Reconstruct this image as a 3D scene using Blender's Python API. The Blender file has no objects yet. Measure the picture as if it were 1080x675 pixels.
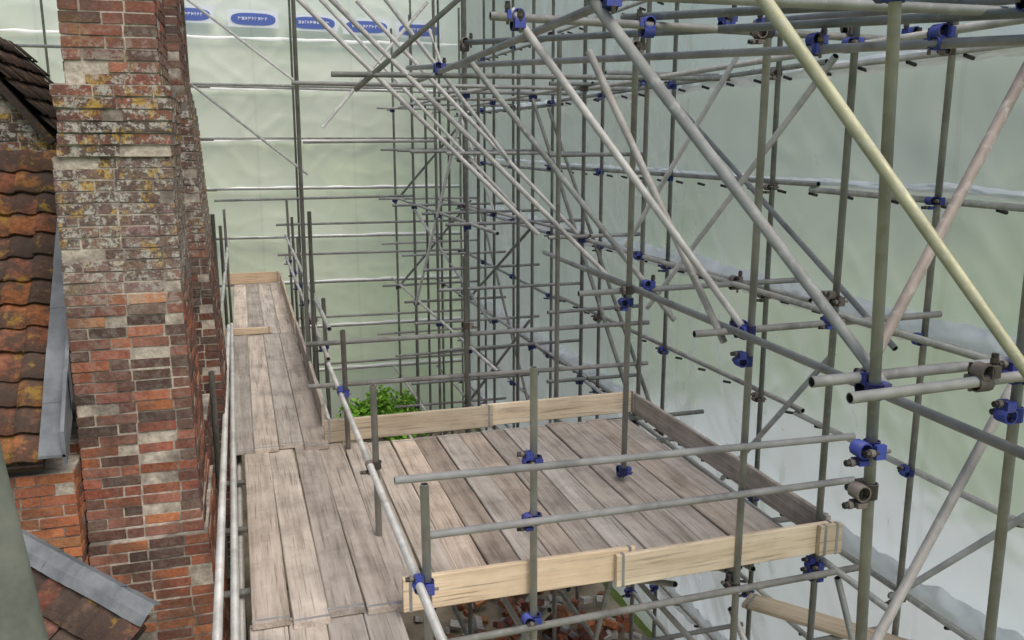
import bpy, math, random
from mathutils import Vector, Matrix, noise
random.seed(7)
S=bpy.context.scene
S.view_settings.view_transform='Standard'; S.view_settings.look='None'; S.view_settings.exposure=0
rnd=random.uniform

# ------------------------------------------------------------------ helpers
def link(o,parent=None):
    S.collection.objects.link(o)
    if parent: o.parent=parent
    return o
def empty(name):
    e=bpy.data.objects.new(name,None); e.empty_display_size=.2
    return link(e)
class MB:
    def __init__(s): s.v=[];s.f=[];s.c=[];s.m=[];s.s=[]
    def face(s,idx,col,mi=0,sm=False):
        s.f.append(idx);s.c.append(col);s.m.append(mi);s.s.append(sm)
    def box8(s,P,col=(1,1,1),mi=0):
        b=len(s.v); s.v+= [tuple(p) for p in P]
        for q in ((0,3,2,1),(4,5,6,7),(0,1,5,4),(1,2,6,5),(2,3,7,6),(3,0,4,7)):
            s.face(tuple(b+i for i in q),col,mi)
    def box(s,x0,x1,y0,y1,z0,z1,col=(1,1,1),mi=0,M=None):
        P=[(x0,y0,z0),(x1,y0,z0),(x1,y1,z0),(x0,y1,z0),(x0,y0,z1),(x1,y0,z1),(x1,y1,z1),(x0,y1,z1)]
        if M is not None: P=[M@Vector(p) for p in P]
        s.box8(P,col,mi)
    def tube(s,p1,p2,r=.0242,col=(1,1,1),mi=0,n=12,hollow=True):
        p1=Vector(p1);p2=Vector(p2);d=(p2-p1)
        if d.length<1e-5:return
        d.normalize()
        a=Vector((0,0,1)) if abs(d.z)<.9 else Vector((1,0,0))
        u=d.cross(a).normalized();w=d.cross(u)
        b=len(s.v)
        for p in (p1,p2):
            for i in range(n):
                t=2*math.pi*i/n
                s.v.append(tuple(p+u*(r*math.cos(t))+w*(r*math.sin(t))))
        for i in range(n):
            j=(i+1)%n
            s.face((b+i,b+n+i,b+n+j,b+j),col,mi,True)
        for k,p,sg in ((0,p1,1),(1,p2,-1)):
            bb=len(s.v)
            for i in range(n):
                t=2*math.pi*i/n
                s.v.append(tuple(p+u*(r*.82*math.cos(t))+w*(r*.82*math.sin(t))))
            c=len(s.v)
            for i in range(n):
                t=2*math.pi*i/n
                s.v.append(tuple(p+d*sg*.04+u*(r*.82*math.cos(t))+w*(r*.82*math.sin(t))))
            dk=tuple(x*.15 for x in col)
            for i in range(n):
                j=(i+1)%n
                o=b+k*n
                s.face((o+i,o+j,bb+j,bb+i),col,mi)
                s.face((bb+i,bb+j,c+j,c+i),dk,mi)
            s.face(tuple(c+i for i in range(n)),dk,mi)
    def finish(s,name,mats,parent=None):
        me=bpy.data.meshes.new(name); me.from_pydata(s.v,[],s.f)
        for m in mats: me.materials.append(m)
        me.polygons.foreach_set('material_index',s.m)
        me.polygons.foreach_set('use_smooth',s.s)
        ca=me.color_attributes.new('Col','FLOAT_COLOR','CORNER')
        buf=[]
        for f,c in zip(s.f,s.c):
            buf+= [c[0],c[1],c[2],1.0]*len(f)
        ca.data.foreach_set('color',buf)
        me.update()
        o=bpy.data.objects.new(name,me)
        return link(o,parent)

class NT:
    def __init__(s,name):
        s.m=bpy.data.materials.new(name); s.m.use_nodes=True
        s.t=s.m.node_tree; s.t.nodes.clear()
        s.out=s.t.nodes.new('ShaderNodeOutputMaterial')
    def n(s,typ,props=None,**inp):
        nd=s.t.nodes.new(typ)
        for k,v in (props or {}).items(): setattr(nd,k,v)
        for k,v in inp.items():
            key=k.replace('_',' ')
            if isinstance(v,bpy.types.NodeSocket): s.t.links.new(v,nd.inputs[key])
            else: nd.inputs[key].default_value=v
        return nd
    def L(s,a,b): s.t.links.new(a,b)
    def ramp(s,fac,stops,interp='LINEAR'):
        r=s.t.nodes.new('ShaderNodeValToRGB'); r.color_ramp.interpolation=interp
        e=r.color_ramp.elements
        while len(e)<len(stops): e.new(.5)
        for i,(p,c) in enumerate(stops):
            e[i].position=p; e[i].color=(c[0],c[1],c[2],1) if not isinstance(c,(int,float)) else (c,c,c,1)
        s.L(fac,r.inputs[0]); return r.outputs[0]
    def mix(s,fac,a,b,mode='MIX'):
        nd=s.t.nodes.new('ShaderNodeMix'); nd.data_type='RGBA'; nd.blend_type=mode
        for i,v in ((0,fac),(6,a),(7,b)):
            if isinstance(v,bpy.types.NodeSocket): s.L(v,nd.inputs[i])
            elif isinstance(v,(int,float)): nd.inputs[i].default_value=v
            else: nd.inputs[i].default_value=(v[0],v[1],v[2],1)
        return nd.outputs[2]
    def math(s,op,a,b=0,c=0):
        nd=s.t.nodes.new('ShaderNodeMath'); nd.operation=op
        for i,v in enumerate((a,b,c)):
            if isinstance(v,bpy.types.NodeSocket): s.L(v,nd.inputs[i])
            else: nd.inputs[i].default_value=v
        return nd.outputs[0]
    def coords(s,scale=(1,1,1),kind='Object'):
        tc=s.t.nodes.new('ShaderNodeTexCoord')
        mp=s.t.nodes.new('ShaderNodeMapping'); mp.inputs['Scale'].default_value=scale
        s.L(tc.outputs[kind],mp.inputs['Vector'])
        return mp.outputs[0]
    def noise(s,vec,scale=5,detail=5,rough=.55,W=None):
        nd=s.t.nodes.new('ShaderNodeTexNoise')
        if W is not None:
            nd.noise_dimensions='4D'; s.L(W,nd.inputs['W'])
        s.L(vec,nd.inputs['Vector']); nd.inputs['Scale'].default_value=scale
        nd.inputs['Detail'].default_value=detail; nd.inputs['Roughness'].default_value=rough
        return nd.outputs['Fac']
    def bsdf(s,color,rough=.8,metal=0,bump=None,bstr=.3,bdist=.01,spec=.3):
        b=s.t.nodes.new('ShaderNodeBsdfPrincipled')
        if isinstance(color,bpy.types.NodeSocket): s.L(color,b.inputs['Base Color'])
        else: b.inputs['Base Color'].default_value=(*color,1)
        for k,v in (('Roughness',rough),('Metallic',metal)):
            if isinstance(v,bpy.types.NodeSocket): s.L(v,b.inputs[k])
            else: b.inputs[k].default_value=v
        b.inputs['Specular IOR Level'].default_value=spec
        if bump is not None:
            bp=s.t.nodes.new('ShaderNodeBump'); bp.inputs['Strength'].default_value=bstr; bp.inputs['Distance'].default_value=bdist
            s.L(bump,bp.inputs['Height']); s.L(bp.outputs[0],b.inputs['Normal'])
        s.L(b.outputs[0],s.out.inputs[0]); return b
    def col(s):
        a=s.t.nodes.new('ShaderNodeVertexColor'); a.layer_name='Col'; return a.outputs[0]
    def z(s):
        g=s.t.nodes.new('ShaderNodeNewGeometry'); x=s.t.nodes.new('ShaderNodeSeparateXYZ')
        s.L(g.outputs['Position'],x.inputs[0]); return x.outputs[2]

# ------------------------------------------------------------------ materials
def mat_tube():
    t=NT('galvanised_tube'); v=t.coords()
    n1=t.noise(v,3.0,3,.65); n2=t.noise(v,24,2,.6)
    c=t.mix(1.0,t.col(),t.ramp(n1,[(.3,.65),(.7,1.25)]),'MULTIPLY')
    c=t.mix(t.ramp(n1,[(.60,0),(.72,.55)]),c,(.14,.09,.06))
    c=t.mix(t.ramp(n2,[(.56,0),(.70,.4)]),c,(.48,.48,.46))
    t.bsdf(c,t.ramp(n2,[(.3,.42),(.7,.7)]),.25,None,0,0,.4); return t.m
def mat_coupler():
    t=NT('coupler_paint'); v=t.coords()
    n=t.noise(v,30,2,.6)
    c=t.mix(t.ramp(n,[(.52,0),(.7,.6)]),t.col(),(.13,.10,.08))
    t.bsdf(c,.6,.15,None,0,0,.4); return t.m
def mat_board(name,dark,mid,light,stain=.6):
    t=NT(name)
    oi=t.t.nodes.new('ShaderNodeObjectInfo'); W=t.math('MULTIPLY',oi.outputs['Random'],60)
    v=t.coords((14,.9,14)); v2=t.coords((1.5,1.5,1.5)); v3=t.coords((70,2.2,70))
    g=t.noise(v,1,5,.62,W); b=t.noise(v2,1.6,5,.65,W); f=t.noise(v3,1,3,.6,W)
    c=t.ramp(g,[(.25,dark),(.5,mid),(.78,light)])
    c=t.mix(t.ramp(b,[(.48,0),(.70,stain)]),c,tuple(x*.42 for x in dark))
    c=t.mix(t.ramp(b,[(.28,.5),(.42,0)]),c,tuple(min(1,x*1.2) for x in light))
    c=t.mix(t.ramp(f,[(.3,.55),(.46,0)]),c,(.045,.036,.028))
    hue=t.ramp(t.math('FRACT',t.math('MULTIPLY',oi.outputs['Random'],7.3)),[(0,(1.08,.98,.89)),(.5,(1.02,1,.97)),(1,(.97,.99,1.0))])
    br=t.ramp(oi.outputs['Random'],[(0,.72),(.5,1.0),(1,1.25)])
    c=t.mix(1.0,t.mix(1.0,c,br,'MULTIPLY'),hue,'MULTIPLY')
    t.bsdf(c,.85,0,g,.5,.004,.15); return t.m
def mat_brick():
    t=NT('old_brick'); v=t.coords()
    n=t.noise(v,42,4,.75); big=t.noise(v,2.2,5,.65); sp=t.noise(v,17,5,.78); sp2=t.noise(v,7.0,5,.72)
    z=t.z(); zs=t.math('MULTIPLY',z,.1)
    c=t.mix(1.0,t.col(),t.ramp(n,[(.25,.55),(.75,1.4)]),'MULTIPLY')
    c=t.mix(t.ramp(big,[(.44,0),(.62,.68)]),c,(.055,.042,.038))
    band=t.ramp(zs,[(.45,.08),(.54,.22),(.57,1),(.655,1),(.67,.95),(.69,.45),(.71,.06)])
    c=t.mix(t.math('MULTIPLY',t.ramp(big,[(.33,.75),(.60,.25)]),t.ramp(zs,[(.535,0),(.565,1),(.625,1),(.64,.2)])),c,(.23,.17,.145))
    c=t.mix(t.math('MULTIPLY',t.ramp(sp,[(.49,0),(.55,.9)]),band),c,(.38,.375,.335))
    c=t.mix(t.math('MULTIPLY',t.ramp(sp2,[(.54,0),(.61,.85)]),t.math('MULTIPLY',band,t.ramp(zs,[(.55,.2),(.60,1)]))),c,(.38,.25,.06))
    c=t.mix(t.math('MULTIPLY',t.ramp(n,[(.50,0),(.58,.9)]),t.math('MULTIPLY',band,.9)),c,(.065,.055,.05))
    t.bsdf(c,.93,0,n,.9,.008,.1); return t.m
def mat_mortar():
    t=NT('lime_mortar'); v=t.coords(); n=t.noise(v,25,4,.7); b=t.noise(v,3,4,.6)
    c=t.ramp(n,[(.3,(.24,.21,.175)),(.7,(.50,.455,.39))])
    c=t.mix(t.ramp(b,[(.45,0),(.62,.8)]),c,(.08,.068,.06))
    t.bsdf(c,.95,0,n,.8,.01,.1); return t.m
def mat_tile():
    t=NT('clay_tile'); v=t.coords(); n=t.noise(v,26,4,.7); b=t.noise(v,5,5,.7); y=t.noise(v,8,5,.7)
    c=t.mix(1.0,t.col(),t.ramp(n,[(.3,.5),(.7,1.3)]),'MULTIPLY')
    c=t.mix(t.ramp(b,[(.42,0),(.55,.85)]),c,(.055,.042,.036))
    c=t.mix(t.ramp(y,[(.57,0),(.65,.75)]),c,(.24,.15,.035))
    t.bsdf(c,.9,0,n,.7,.008,.12); return t.m
def mat_plain(name,c1,c2,scale=6,rough=.8,metal=0,bstr=.4,bd=.01,spec=.2):
    t=NT(name); v=t.coords(); n=t.noise(v,scale,5,.62)
    t.bsdf(t.ramp(n,[(.3,c1),(.7,c2)]),rough,metal,n,bstr,bd,spec); return t.m
def mat_colored(name,rough=.9):
    t=NT(name); t.bsdf(t.col(),rough,0,None,.4,.01,.15); return t.m
def mat_sheet(name,tl=.55,see=.25):
    """reinforced polythene: scatters light both ways, with a little blurred see-through"""
    t=NT(name); c=t.col()
    d=t.n('ShaderNodeBsdfDiffuse'); t.L(c,d.inputs[0])
    tr=t.n('ShaderNodeBsdfTranslucent'); t.L(c,tr.inputs[0])
    m1=t.n('ShaderNodeMixShader',None,Fac=tl); t.L(d.outputs[0],m1.inputs[1]); t.L(tr.outputs[0],m1.inputs[2])
    gl=t.n('ShaderNodeBsdfGlossy',None,Roughness=.3)
    m2=t.n('ShaderNodeMixShader',None,Fac=.06); t.L(m1.outputs[0],m2.inputs[1]); t.L(gl.outputs[0],m2.inputs[2])
    rf=t.n('ShaderNodeBsdfRefraction',None,Roughness=.42,IOR=1.12)
    m3=t.n('ShaderNodeMixShader',None,Fac=see); t.L(m2.outputs[0],m3.inputs[1]); t.L(rf.outputs[0],m3.inputs[2])
    t.L(m3.outputs[0],t.out.inputs[0]); return t.m
def mat_film(name,col,tl=.5):
    t=NT(name)
    d=t.n('ShaderNodeBsdfDiffuse'); d.inputs[0].default_value=(*col,1)
    tr=t.n('ShaderNodeBsdfTranslucent'); tr.inputs[0].default_value=(*col,1)
    m1=t.n('ShaderNodeMixShader',None,Fac=tl); t.L(d.outputs[0],m1.inputs[1]); t.L(tr.outputs[0],m1.inputs[2])
    t.L(m1.outputs[0],t.out.inputs[0]); return t.m

M_tube=mat_tube(); M_coup=mat_coupler()
M_board=mat_board('weathered_board',(.24,.21,.18),(.42,.375,.335),(.57,.52,.475),.5)
M_newboard=mat_board('pale_board',(.42,.34,.24),(.58,.485,.365),(.68,.60,.475),.25)
M_brick=mat_brick(); M_mortar=mat_mortar(); M_tile=mat_tile()
M_lead=mat_plain('lead',(.09,.10,.11),(.19,.205,.22),5,.8,.1,.5,.01)
M_sheetR=mat_sheet('sheeting_plastic',.45,.28)
M_sheetB=mat_sheet('sheeting_plastic_far',.45,.22)
M_band=mat_film('sheeting_overlap',(.94,.96,.98),.3)

# ------------------------------------------------------------------ camera
cam=bpy.data.cameras.new('camera'); co=bpy.data.objects.new('camera',cam); link(co)
cam.sensor_width=36; cam.lens=30.73; cam.clip_end=2000; cam.clip_start=.05
co.location=(0,0,6.4); co.rotation_euler=(math.radians(78.5),0,math.radians(-17)); S.camera=co

# ------------------------------------------------------------------ light
w=bpy.data.worlds.new('World'); S.world=w; w.use_nodes=True
nt=w.node_tree; bg=nt.nodes['Background']; sk=nt.nodes.new('ShaderNodeTexSky'); sk.sky_type='NISHITA'
sk.sun_disc=False; sk.sun_elevation=math.radians(55); sk.sun_rotation=math.radians(162); sk.air_density=1.0; sk.dust_density=5; sk.ozone_density=1
nt.links.new(sk.outputs[0],bg.inputs[0]); bg.inputs[1].default_value=.15
sl=bpy.data.lights.new('sun','SUN'); sl.energy=2.4; sl.angle=math.radians(40); sl.color=(1,.965,.91)
so=bpy.data.objects.new('sun',sl); link(so); so.rotation_euler=(math.radians(36),0,math.radians(18))

# ------------------------------------------------------------------ ground
def grid(name,x0,x1,y0,y1,nx,ny,fz,mats,parent=None):
    m=MB()
    for j in range(ny+1):
        for i in range(nx+1):
            x=x0+(x1-x0)*i/nx;y=y0+(y1-y0)*j/ny
            m.v.append((x,y,fz(x,y)))
    for j in range(ny):
        for i in range(nx):
            a=j*(nx+1)+i; m.face((a,a+1,a+nx+2,a+nx+1),(1,1,1),0,True)
    return m.finish(name,mats,parent)
t=NT('grass_field'); v=t.coords(); n=t.noise(v,.15,4,.6); n2=t.noise(v,4,3,.6)
c=t.ramp(n,[(.3,(.09,.15,.03)),(.7,(.18,.25,.06))]); c=t.mix(t.ramp(n2,[(.4,0),(.7,.5)]),c,(.22,.24,.09))
t.bsdf(c,.95,0,None,.5,.05,.1); M_grass=t.m
grid('ground',-600,600,-600,600,60,60,lambda x,y:0,[M_grass])
M_dirt=mat_plain('site_dirt',(.16,.13,.09),(.38,.33,.25),1.6,.95,0,.8,.05)
grid('dirt_yard',-3,4.7,-1,19.5,60,120,lambda x,y:.03+.10*noise.noise(Vector((x*.7,y*.7,3)))+.03*noise.noise(Vector((x*3,y*3,1)))+.06,[M_dirt])
M_pale_strip=mat_plain('added_pale_ground',(.44,.46,.50),(.60,.62,.66),3,.95,0,.5,.02)
grid('added_pale_strip',4.95,10,-20,19,6,40,lambda x,y:.02+.01*noise.noise(Vector((x,y,0))),[M_pale_strip])  # invented pale strip outside, added so the lower side sheet looks paler

M_leaf=mat_colored('foliage')
m=MB()
def leafclump(m,c,r,n,size,cols,flat=1.0):
    for _ in range(n):
        d=Vector((rnd(-1,1),rnd(-1,1),rnd(-1,1)))
        if d.length>1 or d.length<.001: d=d.normalized()*rnd(.5,1)
        p=Vector(c)+Vector((d.x*r[0],d.y*r[1],d.z*r[2]))
        a=Vector((rnd(-1,1),rnd(-1,1),rnd(-1,1))).normalized(); b=a.orthogonal().normalized(); 
        s=size*rnd(.6,1.4); k=len(m.v)
        m.v+=[tuple(p-a*s),tuple(p+b*s*.55),tuple(p+a*s),tuple(p-b*s*.55)]
        q=random.choice(cols); f=rnd(.7,1.25)
        m.face((k,k+1,k+2,k+3),(q[0]*f,q[1]*f,q[2]*f),0)
G=[(.06,.12,.025),(.10,.17,.04),(.045,.09,.02),(.14,.20,.06)]
for k in range(34):
    if k<18: x,y=rnd(34,52),-20+k*5+rnd(-2,2)
    else: x,y=-40+(k-18)*6+rnd(-2,2),rnd(48,66)
    h=rnd(9,14)
    m.tube((x,y,0),(x+rnd(-.3,.3),y,h*.6),.25,(.1,.08,.06),0,8)
    for q in range(6):
        leafclump(m,(x+rnd(-2.2,2.2),y+rnd(-2.2,2.2),h*rnd(.3,.95)),(2.6,2.6,2.0),60,.7,G)
m.finish('distant_trees',[M_leaf])
m=MB()
for q in range(26):
    a=rnd(0,6.28); r=rnd(0,1.05)
    c=(2.75+math.cos(a)*r,18.2+math.sin(a)*r*.6,rnd(.2,1.15)-.25*r)
    m.tube((2.8,18.2,.05),c,.012,(.10,.08,.04),0,5)
    leafclump(m,c,(.3,.3,.25),130,.055,[(.14,.34,.03),(.20,.44,.05),(.08,.2,.02),(.26,.46,.08)])
m.finish('bush',[M_leaf])

# ------------------------------------------------------------------ sheeting
def sheet(m,P,nu,nv,disp,tint,w0):
    o=Vector(P[0]);U=Vector(P[1])-o;V=Vector(P[2])-o; N=U.cross(V).normalized(); b=len(m.v)
    for j in range(nv+1):
        for i in range(nu+1):
            p=o+U*(i/nu)+V*(j/nv); m.v.append(tuple(p+N*disp(p)))
    for j in range(nv):
        for i in range(nu):
            p=o+U*((i+.5)/nu)+V*((j+.5)/nv); s=p.x+p.y
            k=.5+.5*noise.noise(Vector((s*.45,p.z*.6,2)))+.22*noise.noise(Vector((s*1.7,p.z*1.2,5)))
            seam=.93 if (s%2.0)<.05 else 1.0
            k=max(0,min(1,k))
            col=tuple((tint[q]*(1-k)+w0[q]*k)*seam for q in range(3))
            a=b+j*(nu+1)+i; m.face((a,a+1,a+nu+2,a+nu+1),col,0,True)
def dsp(p):
    s=p.x+p.y
    r=1-abs(noise.noise(Vector((s*1.3+p.z*1.1,3,p.z*1.9))))*2.2
    r2=1-abs(noise.noise(Vector((s*2.1-p.z*1.7,9,p.z*1.1))))*2.4
    return (.05*noise.noise(Vector((s*.35,s*.1,p.z*.5)))+.02*noise.noise(Vector((s*2.4,0,p.z*.5)))+.016*max(0,r)**3+.012*max(0,r2)**3
        +.007*noise.noise(Vector((s*4-p.z*3,7,p.z*2.2))))
sh=empty('plastic_sheeting')
m=MB(); sheet(m,[(4.88,-3,0),(4.88,19.6,0),(4.88,-3,12)],430,220,dsp,(.76,.86,.79),(.88,.92,.92)); m.finish('side_sheet',[M_sheetR],sh)
m=MB(); sheet(m,[(-12,19.65,0),(4.9,19.65,0),(-12,19.65,12)],300,200,dsp,(.87,.93,.76),(.95,.97,.91)); m.finish('end_sheet',[M_sheetB],sh)
m=MB()
def band(z0,hh,x=4.775):
    nu=620;nv=10;b=len(m.v)
    for j in range(nv+1):
        for i in range(nu+1):
            y=-2+21.5*i/nu; k=j/nv
            w_=hh*(1+.25*noise.noise(Vector((y*1.1,z0,0)))+.3*noise.noise(Vector((y*6,z0,4))))
            z=z0+(k-.35)*w_*1.3+.03*noise.noise(Vector((y*.9,z0,9)))
            xx=x-.05*math.sin(k*math.pi)-.035*noise.noise(Vector((y*5,k*2.5,z0)))-.02*noise.noise(Vector((y*14,k*5,z0)))
            m.v.append((xx,y,z))
    for j in range(nv):
        for i in range(nu):
            a=b+j*(nu+1)+i; m.face((a,a+1,a+nu+2,a+nu+1),(1,1,1),0,True)
for z0,hh in ((.9,.2),(3.0,.19),(5.0,.18),(6.05,.05),(6.98,.10)): band(z0,hh)
m.finish('lap_bands',[M_band],sh)
m=MB()
for z0 in (1.4,2.4,3.4,4.4,5.45,6.45,7.5,8.5):
    nu=200;b=len(m.v)
    for j in range(3):
        for i in range(nu+1):
            x=-12+16.7*i/nu
            m.v.append((x,19.50-.02*(j==1),z0+(j-1)*(.03+.02*noise.noise(Vector((x*3,z0,j))))-.02*abs(math.sin(x*math.pi))))
    for j in range(2):
        for i in range(nu):
            a=b+j*(nu+1)+i; m.face((a,a+1,a+nu+2,a+nu+1),(1,1,1),0,True)
m.finish('end_lap_bands',[M_band],sh)
M_blue=mat_film('print_blue',(.14,.20,.52),.5)
M_pale=mat_film('print_pale',(.76,.80,.90),.5)
for k,(lx,lz) in enumerate(((-4.75,8.70),(-.85,8.92),(.42,8.87),(1.62,8.84),(2.72,8.80),(3.85,8.77),(-6.1,8.67))):
    m=MB()
    m.face((0,1,2,3),(1,1,1),1); m.v+=[(-.5,0,-.17),(.5,0,-.17),(.5,0,.17),(-.5,0,.17)]
    n=28;b=len(m.v)
    for i in range(n):
        a=2*math.pi*i/n; m.v.append((.44*math.copysign(abs(math.cos(a))**.6,math.cos(a)),-.012,.12*math.copysign(abs(math.sin(a))**.8,math.sin(a))-.01))
    m.face(tuple(range(b,b+n)),(1,1,1),0)
    x=-.30
    while x<.28:
        wd=rnd(.03,.055); m.box(x,x+.012,-.020,-.017,-.035,.035,(1,1,1),2)
        m.box(x+.012,x+wd,-.020,-.017,rnd(-.035,.01),rnd(.015,.03),(1,1,1),2); x+=wd+.02
    o=m.finish('printed_label',[M_blue,M_pale,M_pale],sh); o.location=(lx,19.44,lz)

# ------------------------------------------------------------------ timber decks
def board(name,x,y0,y1,ztop,wd=.222,th=.038,mat=M_board,parent=None,axis='y',rz=0,tilt=0):
    L=y1-y0; m=MB()
    e=.006; h=wd/2
    seg=8; prof=[(-h+e,0),(-h,-e),(-h,-th+e),(-h+e,-th),(h-e,-th),(h,-th+e),(h,-e),(h-e,0)]
    bow=rnd(-.006,.006); n=len(prof)
    for s in range(seg+1):
        k=s/seg-.5
        for px,pz in prof: m.v.append((px,k*L,pz+bow*(1-4*k*k)))
    for s in range(seg):
        for i in range(n):
            j=(i+1)%n; a=s*n
            m.face((a+i,a+j,a+n+j,a+n+i),(1,1,1),0)
    m.face(tuple(range(n)),(1,1,1),0); m.face(tuple(seg*n+i for i in reversed(range(n))),(1,1,1),0)
    for yy in (-L/2+.03,L/2-.055):
        m.box(-h-.0015,h+.0015,yy,yy+.02,-th-.0015,.0018,(.3,.3,.3),1)
    o=m.finish(name,[mat,M_tube],parent)
    if axis=='y': o.location=(x,(y0+y1)/2,ztop); o.rotation_euler=(0,tilt,rz)
    else: o.location=((y0+y1)/2,x,ztop); o.rotation_euler=(0,0,math.pi/2+rz)
    return o
ZD=3.55
pf=empty('timber_platform')
x=.90
for i in range(13):
    board('deck_board',x,4.97+rnd(-.02,.03),8.12+rnd(-.03,.05),ZD+rnd(-.006,.006),parent=pf,rz=rnd(-.006,.006),tilt=rnd(-.015,.015),wd=rnd(.215,.224)); x+=.228
def toe(name,x0,x1,y,z0,mat,parent,rz=0,hh=.225,ln='x',tl=0):
    L=x1-x0; o=board(name,0,0,L,0,wd=hh,th=.038,mat=mat,parent=parent)
    if ln=='x':
        o.matrix_world=Matrix.Translation(((x0+x1)/2,y,z0+hh/2))@Matrix.Rotation(rz,4,'Y')@Matrix.Rotation(math.pi/2,4,'Z')@Matrix.Rotation(math.pi/2,4,'Y')
    else:
        o.matrix_world=Matrix.Translation((y,(x0+x1)/2,z0+hh/2))@Matrix.Rotation(math.pi/2+tl,4,'Y')
    return o
toe('front_toe_board',.80,2.35,4.93,ZD+.005,M_newboard,pf,rz=.004)
toe('front_toe_board',2.2,3.87,4.885,ZD-.01,M_newboard,pf,rz=-.012)
toe('back_toe_board',.62,2.3,8.22,ZD+.01,M_newboard,pf)
toe('back_toe_board',2.2,3.9,8.27,ZD+.01,M_newboard,pf)
toe('side_toe_board',4.93,8.2,3.90,ZD+.005,M_board,pf,ln='y',tl=-.03)
toe('end_upright_board',3.72,3.9,4.84,ZD+.0,M_newboard,pf)

wk=empty('timber_walkway')
for i in range(4):
    xx=-.02+i*.228
    board('deck_board',xx+.02,5.0+rnd(-.07,.07),8.5+rnd(-.03,.03),ZD+rnd(-.005,.005),parent=wk,rz=.012+rnd(-.005,.005))
for i in range(4):
    xx=-.16+i*.228
    board('deck_board',xx+.0,8.1+rnd(-.06,.06),13.2,ZD+.043+rnd(-.003,.003),parent=wk,rz=.004)
    board('deck_board',xx+.01,13.25,18.2,ZD+.043+rnd(-.003,.003),parent=wk,rz=.002)
for i in range(4):
    board('deck_board',-.0+i*.228,1.6,5.15+rnd(-.05,.05),ZD-.045+rnd(-.003,.003),parent=wk)
toe('walkway_toe_board',-.45,.62,18.25,ZD+.05,M_newboard,wk)
toe('walkway_toe_board',-.4,.3,13.3,ZD+.05,M_newboard,wk,hh=.1)
toe('walkway_toe_board',8.6,13.0,.67,ZD+.04,M_board,wk,ln='y')
toe('walkway_toe_board',13.1,18.1,.66,ZD+.04,M_newboard,wk,ln='y')

# ------------------------------------------------------------------ scaffold
sc=empty('scaffolding')
GREY=[(.37,.375,.36),(.30,.31,.30),(.42,.42,.405),(.27,.285,.265),(.34,.335,.315)]
T={'standards':MB(),'ledgers':MB(),'braces':MB()}
CP=MB()
BLUE=(.04,.06,.27)
def tb(kind,a,b,col=None,r=.0242):
    c=col or random.choice(GREY); T[kind].tube(a,b,r,c,0,12)
def coupler(p,d1=(0,0,1),d2=(0,1,0),off=.05,col=None,s=1.0):
    p=Vector(p); d1=Vector(d1).normalized(); d2=Vector(d2); d2=(d2-d1*d2.dot(d1)).normalized(); n=d1.cross(d2)
    if col is None: col=BLUE if random.random()<.8 else (.14,.12,.11)
    def J(): 
        f=rnd(.75,1.3); return tuple(x*f for x in col)
    for c,ax,other in ((p,d1,d2),(p+n*off,d2,d1)):
        CP.tube(c-ax*.030*s,c+ax*.030*s,.033*s,J(),0,10)
        M=Matrix((( *ax,),( *other,),( *n,))).transposed().to_4x4(); M.translation=c
        sd=random.choice((-1,1))
        CP.box(-.028*s,.028*s,sd*.028*s-.012,sd*.028*s+.034*sd,-.022*s,.022*s,J(),0,M)
        CP.tube(c+other*sd*.05*s-n*.045*s,c+other*sd*.05*s+n*.05*s,.008*s,(.2,.19,.17),0,6)
        CP.tube(c+other*sd*.05*s+n*.03*s,c+other*sd*.05*s+n*.048*s,.016*s,(.22,.2,.18),0,6)
X=(1,0,0);Y=(0,1,0);Z=(0,0,1)
LV=(1.4,3.42,5.22,7.02)
for y in (4.93,8.33,10,12,14,16,18):
    xa=3.80 if y<5 else 3.97
    tb('standards',(xa+rnd(-.02,.02),y,.05),(xa+rnd(-.03,.03),y,9.2))
    for z in LV: coupler((xa,y,z),Z,Y if y<9 else X)
for z in LV:
    tb('ledgers',(3.86,2.2 if z>4 else 4.2,z),(4.02,10.2,z+rnd(-.02,.02))); tb('ledgers',(4.02,9.9,z+.06),(4.02,19,z))
for y in (1,3,5,7,9,11,13,15,17,19):
    tb('standards',(4.62,y+rnd(-.05,.05),.05),(4.62+rnd(-.02,.02),y,9.2))
    for z in range(1,9): coupler((4.62,y,z),Z,Y,s=.9)
for z in range(1,9):
    tb('ledgers',(4.67,-1,z+rnd(-.02,.02)),(4.67,6.5,z)); tb('ledgers',(4.67,6.4,z+.05),(4.67,12.9,z+.02)); tb('ledgers',(4.67,12.7,z-.04),(4.67,19.4,z))
for z in range(1,9):
    y=1.0
    while y<19:
        CP.tube((4.66,y,z-.03),(4.74,y,z-.05),.014,(.05,.05,.06),0,6); y+=.5+rnd(-.06,.06)
for y in (12,14,16,18):
    tb('standards',(3.0+rnd(-.03,.03),y,.05),(3.0,y,8.6))
    for z in LV: coupler((3.0,y,z),Z,X)
for y in (11,13,15,17):
    tb('standards',(3.45+rnd(-.05,.05),y,.05),(3.45,y,7.4))
for z in LV: tb('ledgers',(3.05,10.6,z+.05),(3.05,19,z+.05))
for y in (8.33,10,12,14,16,18):
    for z in LV+(4.3,6.2,2.4):
        if y==8.33 and z not in (7.02,3.42): continue
        tb('ledgers',(2.7+rnd(-.2,.1) if y>11 else 3.5,y-.05,z+.05),(4.75,y-.05,z+.05+rnd(-.02,.02)))
for z in (2.9,1.9,4.2,4.8): tb('ledgers',(.6,17.9,z),(4.4,17.9,z+rnd(-.03,.03)))
tb('standards',(2.655,2.9,.05),(2.338,2.9,8.6),(.40,.405,.38))
tb('standards',(3.27,2.9,.05),(3.18,2.9,8.6))
tb('standards',(3.08,4.83,.05),(3.12,4.86,9.2))
tb('standards',(1.64,4.85,.1),(1.62,4.85,5.07),(.52,.52,.49))
tb('standards',(2.08,8.32,.1),(2.06,8.32,5.3))
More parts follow.
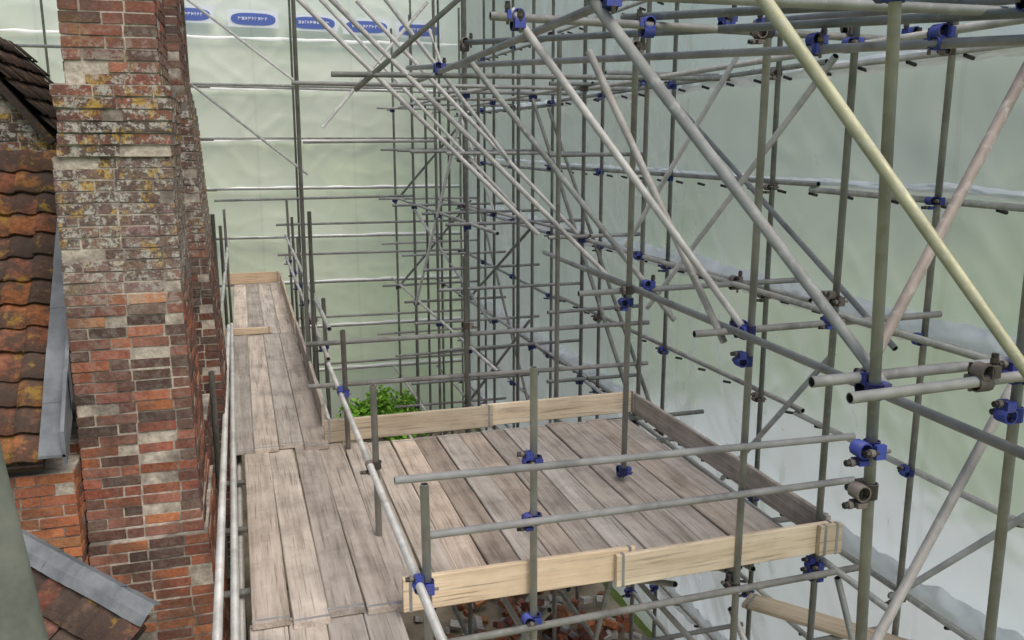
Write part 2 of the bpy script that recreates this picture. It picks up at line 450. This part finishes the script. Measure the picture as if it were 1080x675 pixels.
tb('standards',(2.96,6.44,3.62),(2.97,6.44,7.2))
tb('standards',(.63,10.5,.1),(.67,10.5,9.4)); tb('standards',(.72,10.6,3.0),(.74,10.6,5.6))
tb('standards',(3.05,8.36,.1),(3.04,8.36,7.4))
for c in ((2.458,2.9,5.39),(2.466,2.9,5.14),(3.215,2.9,5.40),(3.215,2.9,5.22),(3.10,4.85,5.20),(3.10,4.85,7.05),(3.09,4.85,3.40),(3.09,4.85,5.0),(2.40,2.9,6.95),(2.39,2.9,7.12),
          (3.80,4.93,5.35),(2.96,6.44,3.66),(2.97,6.44,5.22),(2.97,6.44,5.12),(1.64,4.85,3.40),(1.64,4.85,4.47),(1.64,4.85,4.09),(2.07,8.32,4.6),(3.80,4.93,3.34),(2.474,2.9,4.95)):
    coupler(c,Z,random.choice((X,Y)),s=1.1)
tb('ledgers',(.75,4.79,4.47),(3.92,4.79,4.42)); tb('ledgers',(.95,4.79,4.10),(3.95,4.79,4.10))
tb('ledgers',(.7,4.80,3.36),(4.15,4.80,3.42)); tb('ledgers',(.6,5.6,3.45),(4.15,5.6,3.45)); tb('ledgers',(.6,7.6,3.45),(4.15,7.6,3.45))
tb('ledgers',(.5,8.38,4.5),(4.1,8.38,4.5)); tb('ledgers',(.5,8.38,4.08),(4.1,8.38,4.05))
for y in (5.6,7.6,8.38,6.6): tb('ledgers',(-.35,y,3.48),(.8,y,3.48))
tb('ledgers',(2.29,2.84,5.39),(3.42,2.84,5.42),(.44,.44,.42)); tb('ledgers',(2.2,2.97,5.43),(3.3,2.97,5.44)); tb('ledgers',(3.0,7.4,5.26),(3.0,2.3,5.14))
tb('ledgers',(3.12,9.0,5.22),(3.12,4.4,5.14)); tb('ledgers',(2.55,6.5,5.2),(4.7,6.5,5.22)); tb('ledgers',(2.75,4.95,5.18),(4.7,4.95,5.2))
tb('ledgers',(1.66,9,7.13),(3.45,2.9,6.83)); tb('ledgers',(2.0,8.0,7.28),(3.45,2.9,6.94)); tb('ledgers',(3.3,5.3,7.17),(3.45,2.6,6.99)); tb('ledgers',(2.3,5.2,7.15),(3.9,2.9,7.04))
tb('ledgers',(1.4,5.0,7.10),(4.75,5.0,7.05)); tb('ledgers',(.8,8.0,6.98),(4.75,8.0,7.02)); tb('ledgers',(.6,10.4,7.05),(4.7,10.4,7.05)); tb('ledgers',(1.3,3.4,6.98),(4.7,3.4,7.0))
tb('ledgers',(1.75,9.2,7.0),(1.75,3.0,7.08))
for c in ((2.62,5.7,6.99),(3.05,4.3,6.9),(3.25,3.6,6.87),(1.56,5,7.06),(1.44,3.4,6.95),(2.38,5.0,7.05),(3.2,5.0,7.08),(3.80,5.0,7.1),(1.75,8,7.02),(2.0,8,7.24),(3.35,3.2,7.0),(3.97,3.4,7.0),(4.62,3.4,7.0),(2.9,5.0,7.1),(4.3,5,7.06),(3.15,6.5,5.2),(3.12,5.0,5.16),(2.95,2.84,5.4),(3.4,2.9,6.9),(3.97,6.5,5.2)):
    coupler(c,X,Y,s=1.15)
D=[((1.66,2.75,6.96),(3.15,2.72,5.37),(.40,.40,.27)),((1.36,3.42,6.98),(2.56,2.95,5.38),None),((3.25,3.0,6.85),(2.5,3.02,5.42),(.28,.245,.22)),
((1.52,5.0,7.14),(3.18,4.92,5.10),None),((1.8,7,7.02),(3.42,6.5,4.93),None),((.5,9,7.85),(3.05,9,5.42),None),((.7,8,7.72),(3.5,8,5.04),None),
((1.0,8,6.85),(2.1,8,7.78),None),((3.75,5.05,6.95),(3.92,8.05,4.73),None),((3.93,6.55,7.1),(3.93,8.65,5.3),None),((4.56,5.9,4.7),(4.56,7.5,3.0),None),
((3.42,3.1,5.30),(2.5,3.1,3.6),None),((2.08,5.2,6.95),(3.0,5.0,5.1),None),
((1.3,10,7.9),(3.9,10,5.3),None),((.9,12,8.4),(3.9,12,5.3),None),((2.9,14,8.2),(4.0,14,5.2),None),((3.0,12,7.0),(3.0,16,3.4),None),
((3.97,8.3,3.4),(3.97,12,7.0),None),((3.97,16,3.4),(3.97,12,5.2),None),((4.56,9,3.1),(4.56,13,6.9),None),((4.56,9,6.9),(4.56,5.2,4.9),None),((4.56,13,1),(4.56,17,5),None),((3.0,16,5.2),(3.9,14,3.4),None),
((-.8,17,8.9),(1.1,17,7.45),None),((-.75,17,7.4),(1.2,17,5.8),None),((1.2,9.6,8.3),(2.9,9.6,6.2),None),((2.6,12.5,8.3),(1.1,12.5,6.6),None),
((4.56,3.1,5.0),(4.56,5.0,3.0),None),((3.0,18,3.4),(4.6,18,5.2),None),((3.0,14,1.4),(4.6,14,3.4),None),((3.0,18,5.2),(4.6,18,7.0),None)]
for a,b,c in D: tb('braces',a,b,c)
for y,zt in ((4.2,4.67),(6.05,4.7),(8.0,4.7),(10,4.66),(11.6,4.9),(13,5.0),(14.5,4.9),(16,5.1),(17.6,5.3)):
    tb('standards',(.83,y,2.6),(.81,y,zt)); coupler((.82,y,4.1),Z,Y); 
    if y<9: coupler((.82,y,3.45),Z,X)
for y,zt in ((10.5,5.6),(13.5,5.2),(16.8,5.2),(7.6,4.5)):
    tb('standards',(-.33,y,2.6),(-.34,y,zt))
tb('ledgers',(.77,3.4,4.12),(.77,9.4,4.08)); tb('ledgers',(.77,9.2,4.14),(.77,18.2,4.12)); tb('ledgers',(.76,8.8,4.55),(.78,18.2,4.55)); tb('ledgers',(.77,2.5,3.38),(.77,12,3.38))
tb('ledgers',(-.24,3.6,4.05),(-.27,11.6,4.08)); tb('ledgers',(-.16,3.2,3.85),(-.25,12.6,3.9)); tb('ledgers',(-.31,8.0,4.5),(-.32,18,4.5)); tb('ledgers',(-.15,3,3.40),(-.2,12,3.42))
for z in (1.4,2.4,3.4,4.4,5.42,6.45,7.5): tb('ledgers',(-9,19.35,z+rnd(-.03,.03)),(-.5,19.35,z)); tb('ledgers',(-.9,19.3,z+.02),(4.7,19.3,z+rnd(-.05,.05)))
tb('ledgers',(-.5,17,5.35),(3.2,17,5.38)); tb('ledgers',(-1.6,17,7.42),(3.2,17,7.40)); tb('ledgers',(1.0,15,6.4),(3.2,15,6.42))
for x in (-7,-5.2,-3.4,-2.1,-.9,3.6,1.1): tb('standards',(x,19.25,.05),(x+rnd(-.04,.04),19.25,9.6))
for z in (7.8,6.9): tb('ledgers',(-6,15,z),(-1.5,15,z))
for k in range(9):
    x=rnd(1.6,4.2); tb('braces',(x,5.3+rnd(0,1),3.1),(x+rnd(-.2,.9),7.2+rnd(0,2.5),1.2+rnd(-.5,.9)))
for z in (1.5,2.6): 
    tb('ledgers',(.6,5.2,z),(4.7,5.2,z)); tb('ledgers',(.6,7.2,z),(4.7,7.2,z)); tb('ledgers',(.6,9.4,z),(4.7,9.4,z))
    for x in (1.9,3.1): tb('ledgers',(x,4.5,z+.05),(x,11,z+.05))
tb('braces',(3.97,4.9,3.3),(4.6,5.0,1.6)); tb('braces',(3.1,4.9,3.2),(3.9,4.95,1.5))
for k,mm in T.items(): mm.finish(k,[M_tube],sc)
CP.finish('couplers',[M_coup],sc)
o=board('loose_plank',0,0,1.3,0,mat=M_newboard); o.location=(4.22,5.3,2.68); o.rotation_euler=(0,0,math.radians(38)); 

M_dull=mat_plain('dull_tube',(.055,.065,.052),(.13,.14,.115),14,.85,0,.3,.002,.15)
m=MB(); m.tube((-.279,.945,6.19),(-.203,.83,5.77),.0235,(1,1,1),0,24); m.finish('leaning_scaffold_tube',[M_dull])

# ------------------------------------------------------------------ brickwork
def pick(cols):
    q=random.choice(cols); f=rnd(.7,1.25); return (q[0]*f,q[1]*f,q[2]*f)
RED=[(.265,.092,.062),(.22,.078,.055),(.30,.118,.072),(.18,.072,.055),(.245,.11,.08)]
DRK=[(.10,.06,.05),(.078,.052,.046),(.135,.070,.055),(.125,.085,.068)]
ORG=[(.38,.145,.068),(.33,.118,.06),(.42,.20,.10),(.28,.10,.056)]
def ring(mb,z,h,x0,x1,y0,y1,odd,colfn,faces='FRBL',jit=.005):
    dp=.10
    F={'F':((x0,y0),(1,0),x1-x0,(0,-1)),'B':((x1,y1),(-1,0),x1-x0,(0,1)),
       'R':((x1,y0+dp+.008),(0,1),y1-y0-2*dp-.016,(1,0)),'L':((x0,y1-dp-.008),(0,-1),y1-y0-2*dp-.016,(-1,0))}
    for k in faces:
        o,d,L,n=F[k]; s=0; i=odd*1
        seq=(.225,.225,.11) if odd else (.11,.225,.225)
        while s<L-.01:
            l=seq[i%3]*rnd(.93,1.05); i+=1
            if L-s-l<.06: l=L-s
            l=min(l,L-s)
            j=rnd(-jit,jit)-(rnd(.006,.02) if random.random()<.12 else 0)
            g=.0055
            a0=s+(g if s>0 else 0); a1=s+l-(g if s+l<L-.001 else 0)
            P=[]; e=rnd(-.003,.003); e2=rnd(-.003,.003)
            zz0=z+.0055; zz1=z+h-.0055
            for zz in (zz0,zz1):
                for (a,b,q) in ((a0,j,e),(a1,j,e2),(a1,-dp,e2),(a0,-dp,e)):
                    P.append((o[0]+d[0]*(a+rnd(-.002,.002))+n[0]*b,o[1]+d[1]*a+n[1]*b,zz+q+rnd(-.001,.001)))
            mb.box8(P,colfn(z),0); s+=l
    mb.box(x0+.006,x1-.006,y0+.006,y1-.006,z,z+h,(.5,.5,.5),1)
def stack(name,prof,z0,z1,colfn,parent=None,h=.067,faces='FRBL'):
    mb=MB(); z=z0;i=0
    while z<z1:
        for (a,A),(b,B) in zip(prof,prof[1:]):
            if a<=z<=b:
                k=(z-a)/(b-a) if b>a else 0; R=[A[q]+(B[q]-A[q])*k for q in range(4)]; break
        ring(mb,z,h,*R,i%2,colfn,faces); z+=h;i+=1
    return mb.finish(name,[M_brick,M_mortar],parent)
ch=empty('brick_chimney_stack')
def cf(z):
    r=random.random()
    if z<3.75: return pick(ORG) if r<.7 else pick(RED)
    if z<5.5: return pick(DRK) if r<.34 else (pick(RED) if r<.84 else pick(ORG))
    if z<6.3: return pick(DRK) if r<.3 else (.21*rnd(.8,1.2),.13*rnd(.8,1.2),.105*rnd(.8,1.2))
    return pick(RED) if r<.78 else pick(DRK)
prof=[(0,(-1.0,-.27,5.35,6.8)),(3.3,(-1.0,-.30,5.45,6.8)),(3.9,(-1.03,-.33,5.5,6.75)),(4.0,(-1.035,-.37,5.58,6.7)),(5.5,(-1.035,-.385,5.6,6.6)),(6.25,(-1.03,-.392,5.62,6.55)),
      (6.30,(-1.0,-.385,5.60,6.5)),(6.5,(-.97,-.37,5.57,6.5)),(6.62,(-.99,-.36,5.56,6.52)),(6.70,(-1.0,-.36,5.56,6.52)),(6.72,(-.925,-.418,5.62,6.4)),(9.6,(-.925,-.418,5.62,6.4))]
stack('stack',prof,0.02,9.5,cf,ch)
bt=empty('brick_buttress')
def cf2(z): 
    r=random.random(); return pick(DRK) if r<.5 else tuple(c*.65 for c in pick(RED))
stack('buttress_brickwork',[(0,(-1.3,-.22,7.6,9.4)),(4.3,(-1.3,-.26,7.7,9.3)),(6.6,(-1.2,-.37,7.8,9.2)),(6.9,(-1.1,-.42,7.85,9.1)),(9.9,(-1.1,-.42,7.85,9.1))],0.02,9.8,cf2,bt)
hs=empty('brick_house')
stack('front_wall',[(0,(-4.2,-1.045,5.72,7.0)),(5,(-4.2,-1.045,5.72,7.0))],0.02,4.55,lambda z: pick(ORG) if random.random()<.75 else pick(RED),hs,faces='FR')
stack('pier',[(0,(-1.9,-1.04,5.38,5.70)),(5,(-1.9,-1.04,5.38,5.70))],0.02,4.5,lambda z: pick(ORG) if random.random()<.8 else pick(DRK),hs,faces='FR')
stack('nave_wall',[(0,(-3.0,-.62,9.5,19.0)),(7,(-3.0,-.62,9.5,19.0))],0.02,4.6,cf2,hs,faces='FR')
def tiles(name,O,A,B,nx,ny,tw=.21,tl=.30,cols=None,parent=None,wave=.022):
    O=Vector(O);A=Vector(A).normalized();B=Vector(B).normalized();N=A.cross(B).normalized()
    if N.z<0:N=-N
    m=MB()
    for j in range(ny):
        for i in range(nx):
            q=pick(cols); ns=8; b=len(m.v); lift=rnd(-.004,.008); sh_=rnd(-.012,.012); rot=rnd(-.02,.02)
            for k,(yy,h) in enumerate(((0,.030),(0,.048),(tl*1.18,.018))):
                for s in range(ns+1):
                    t=s/ns; pz=wave*math.sin(t*2*math.pi)
                    p=O+A*(i*tw+t*tw*1.06+rot*yy*2)+B*(j*tl+yy+sh_)+N*(h+pz+lift)
                    m.v.append(tuple(p))
            for k in (0,1):
                for s in range(ns):
                    a=b+k*(ns+1)+s; m.face((a,a+1,a+ns+2,a+ns+1),q if k else tuple(c*.5 for c in q),0,k==1)
    b=len(m.v)
    for p in (O-N*.01,O+A*nx*tw-N*.01,O+A*nx*tw+B*ny*tl-N*.01,O+B*ny*tl-N*.01,O-N*.06,O+A*nx*tw-N*.06,O+A*nx*tw+B*ny*tl-N*.06,O+B*ny*tl-N*.06): m.v.append(tuple(p))
    for q in ((0,1,2,3),(4,7,6,5),(0,4,5,1),(1,5,6,2),(2,6,7,3),(3,7,4,0)): m.face(tuple(b+i for i in q),(.05,.04,.035),0)
    return m.finish(name,[M_tile],parent)
TC=[(.25,.10,.045),(.18,.075,.045),(.12,.068,.048),(.28,.13,.05),(.09,.058,.044)]
tiles('main_roof_tiles',(-3.29,5.28,4.60),(1,0,0),(0,1,1.0),14,13,tw=.151,tl=.185,cols=TC,parent=hs,wave=.013)
TD=[(.08,.06,.045),(.11,.065,.05),(.065,.05,.04),(.13,.08,.06)]
tiles('gable_roof_tiles',(-1.24,9.2,6.42),(0,-1,0),(-.6,0,.78),11,6,cols=TD,parent=hs,wave=.004,tw=.2,tl=.17)
mb=MB(); z=5.6;i=0
while z<7.4:
    xr=-1.24-(max(0,z-6.36))*.77
    ring(mb,z,.067,-3.2,xr-.03,7.08,7.5,i%2,lambda z:pick(DRK) if random.random()<.6 else pick(RED),'FR'); z+=.067;i+=1
mb.finish('gable_wall',[M_brick,M_mortar],hs)
m=MB()
for k in range(6):
    y0=5.24+k*.24; z0=4.60+k*.24; e=.004*(k%2)
    P=[(-1.19,y0,z0+.05+e),(-1.045,y0,z0+.05+e),(-1.045,y0+.27,z0+.32+e),(-1.19,y0+.27,z0+.32+e)]
    P2=[(p[0]+rnd(-.004,.004),p[1],p[2]+.012+rnd(0,.006)) for p in P]
    m.box8(P+P2)
    m.box8([(-1.062,y0,z0),(-1.041,y0,z0),(-1.041,y0+.27,z0+.2),(-1.062,y0+.27,z0+.2),(-1.062,y0,z0+.2),(-1.041,y0,z0+.2),(-1.041,y0+.27,z0+.5),(-1.062,y0+.27,z0+.5)])
m.finish('lead_flashing',[M_lead],hs)
tiles('lower_roof_tiles',(-2.12,4.47,3.72),(.793,-.497,-.353),(.607,.598,.522),9,5,tw=.118,tl=.215,cols=[(.18,.075,.052),(.13,.065,.05),(.22,.085,.055),(.09,.06,.047)],parent=hs,wave=.008)
m=MB()
A=Vector((.793,-.497,-.353));B=Vector((.607,.598,.522));N=A.cross(B).normalized(); N=N if N.z>0 else -N
P0=Vector((-1.45,5.13,4.31))
for k in range(5):
    for u in range(6):
        for q,(b0,b1,n0,n1) in enumerate(((-.07,-.02,.045,.07),(-.02,.05,.07,.075),(.05,.09,.075,-.01))):
            def PP(uu,bb,nn):
                p=P0+A*(k*.215-.02+uu*.04)+B*bb+N*(nn+.006*(k%2)+.018*noise.noise(Vector((k*3+uu*.7,bb*20,1))))
                return p
            pts=[PP(u,b0,n0),PP(u+1,b0,n0),PP(u+1,b1,n1),PP(u,b1,n1)]
            bb_=len(m.v); m.v+=[tuple(p) for p in pts]; m.face((bb_,bb_+1,bb_+2,bb_+3),(1,1,1),0,True)
m.finish('lead_capping',[M_lead],hs)
stack('plinth_wall',[(0,(-1.0,-.36,6.85,7.6)),(5,(-1.0,-.36,6.85,7.6))],0.02,4.3,cf2,hs,faces='FR')

# ------------------------------------------------------------------ rubble below the platform
m=MB()
for k in range(420):
    r=random.random(); x=3.4+random.gauss(0,.75); y=9.2+random.gauss(0,1.5)
    if x>4.5 or x<1 : continue
    z=.1+max(0,.55-.25*abs(x-3.4)-.12*abs(y-9.2))*rnd(.3,1)
    M=Matrix.Translation((x,y,z))@Matrix.Rotation(rnd(0,6.28),4,'Z')@Matrix.Rotation(rnd(-.6,.6),4,'X')@Matrix.Rotation(rnd(-.6,.6),4,'Y')
    l=.11*rnd(.4,1)
    m.box(-l,l,-.05,.05,-.033,.033,pick(RED+ORG) if r<.7 else (.5,.48,.45),0,M)
m.finish('brick_rubble',[M_brick])
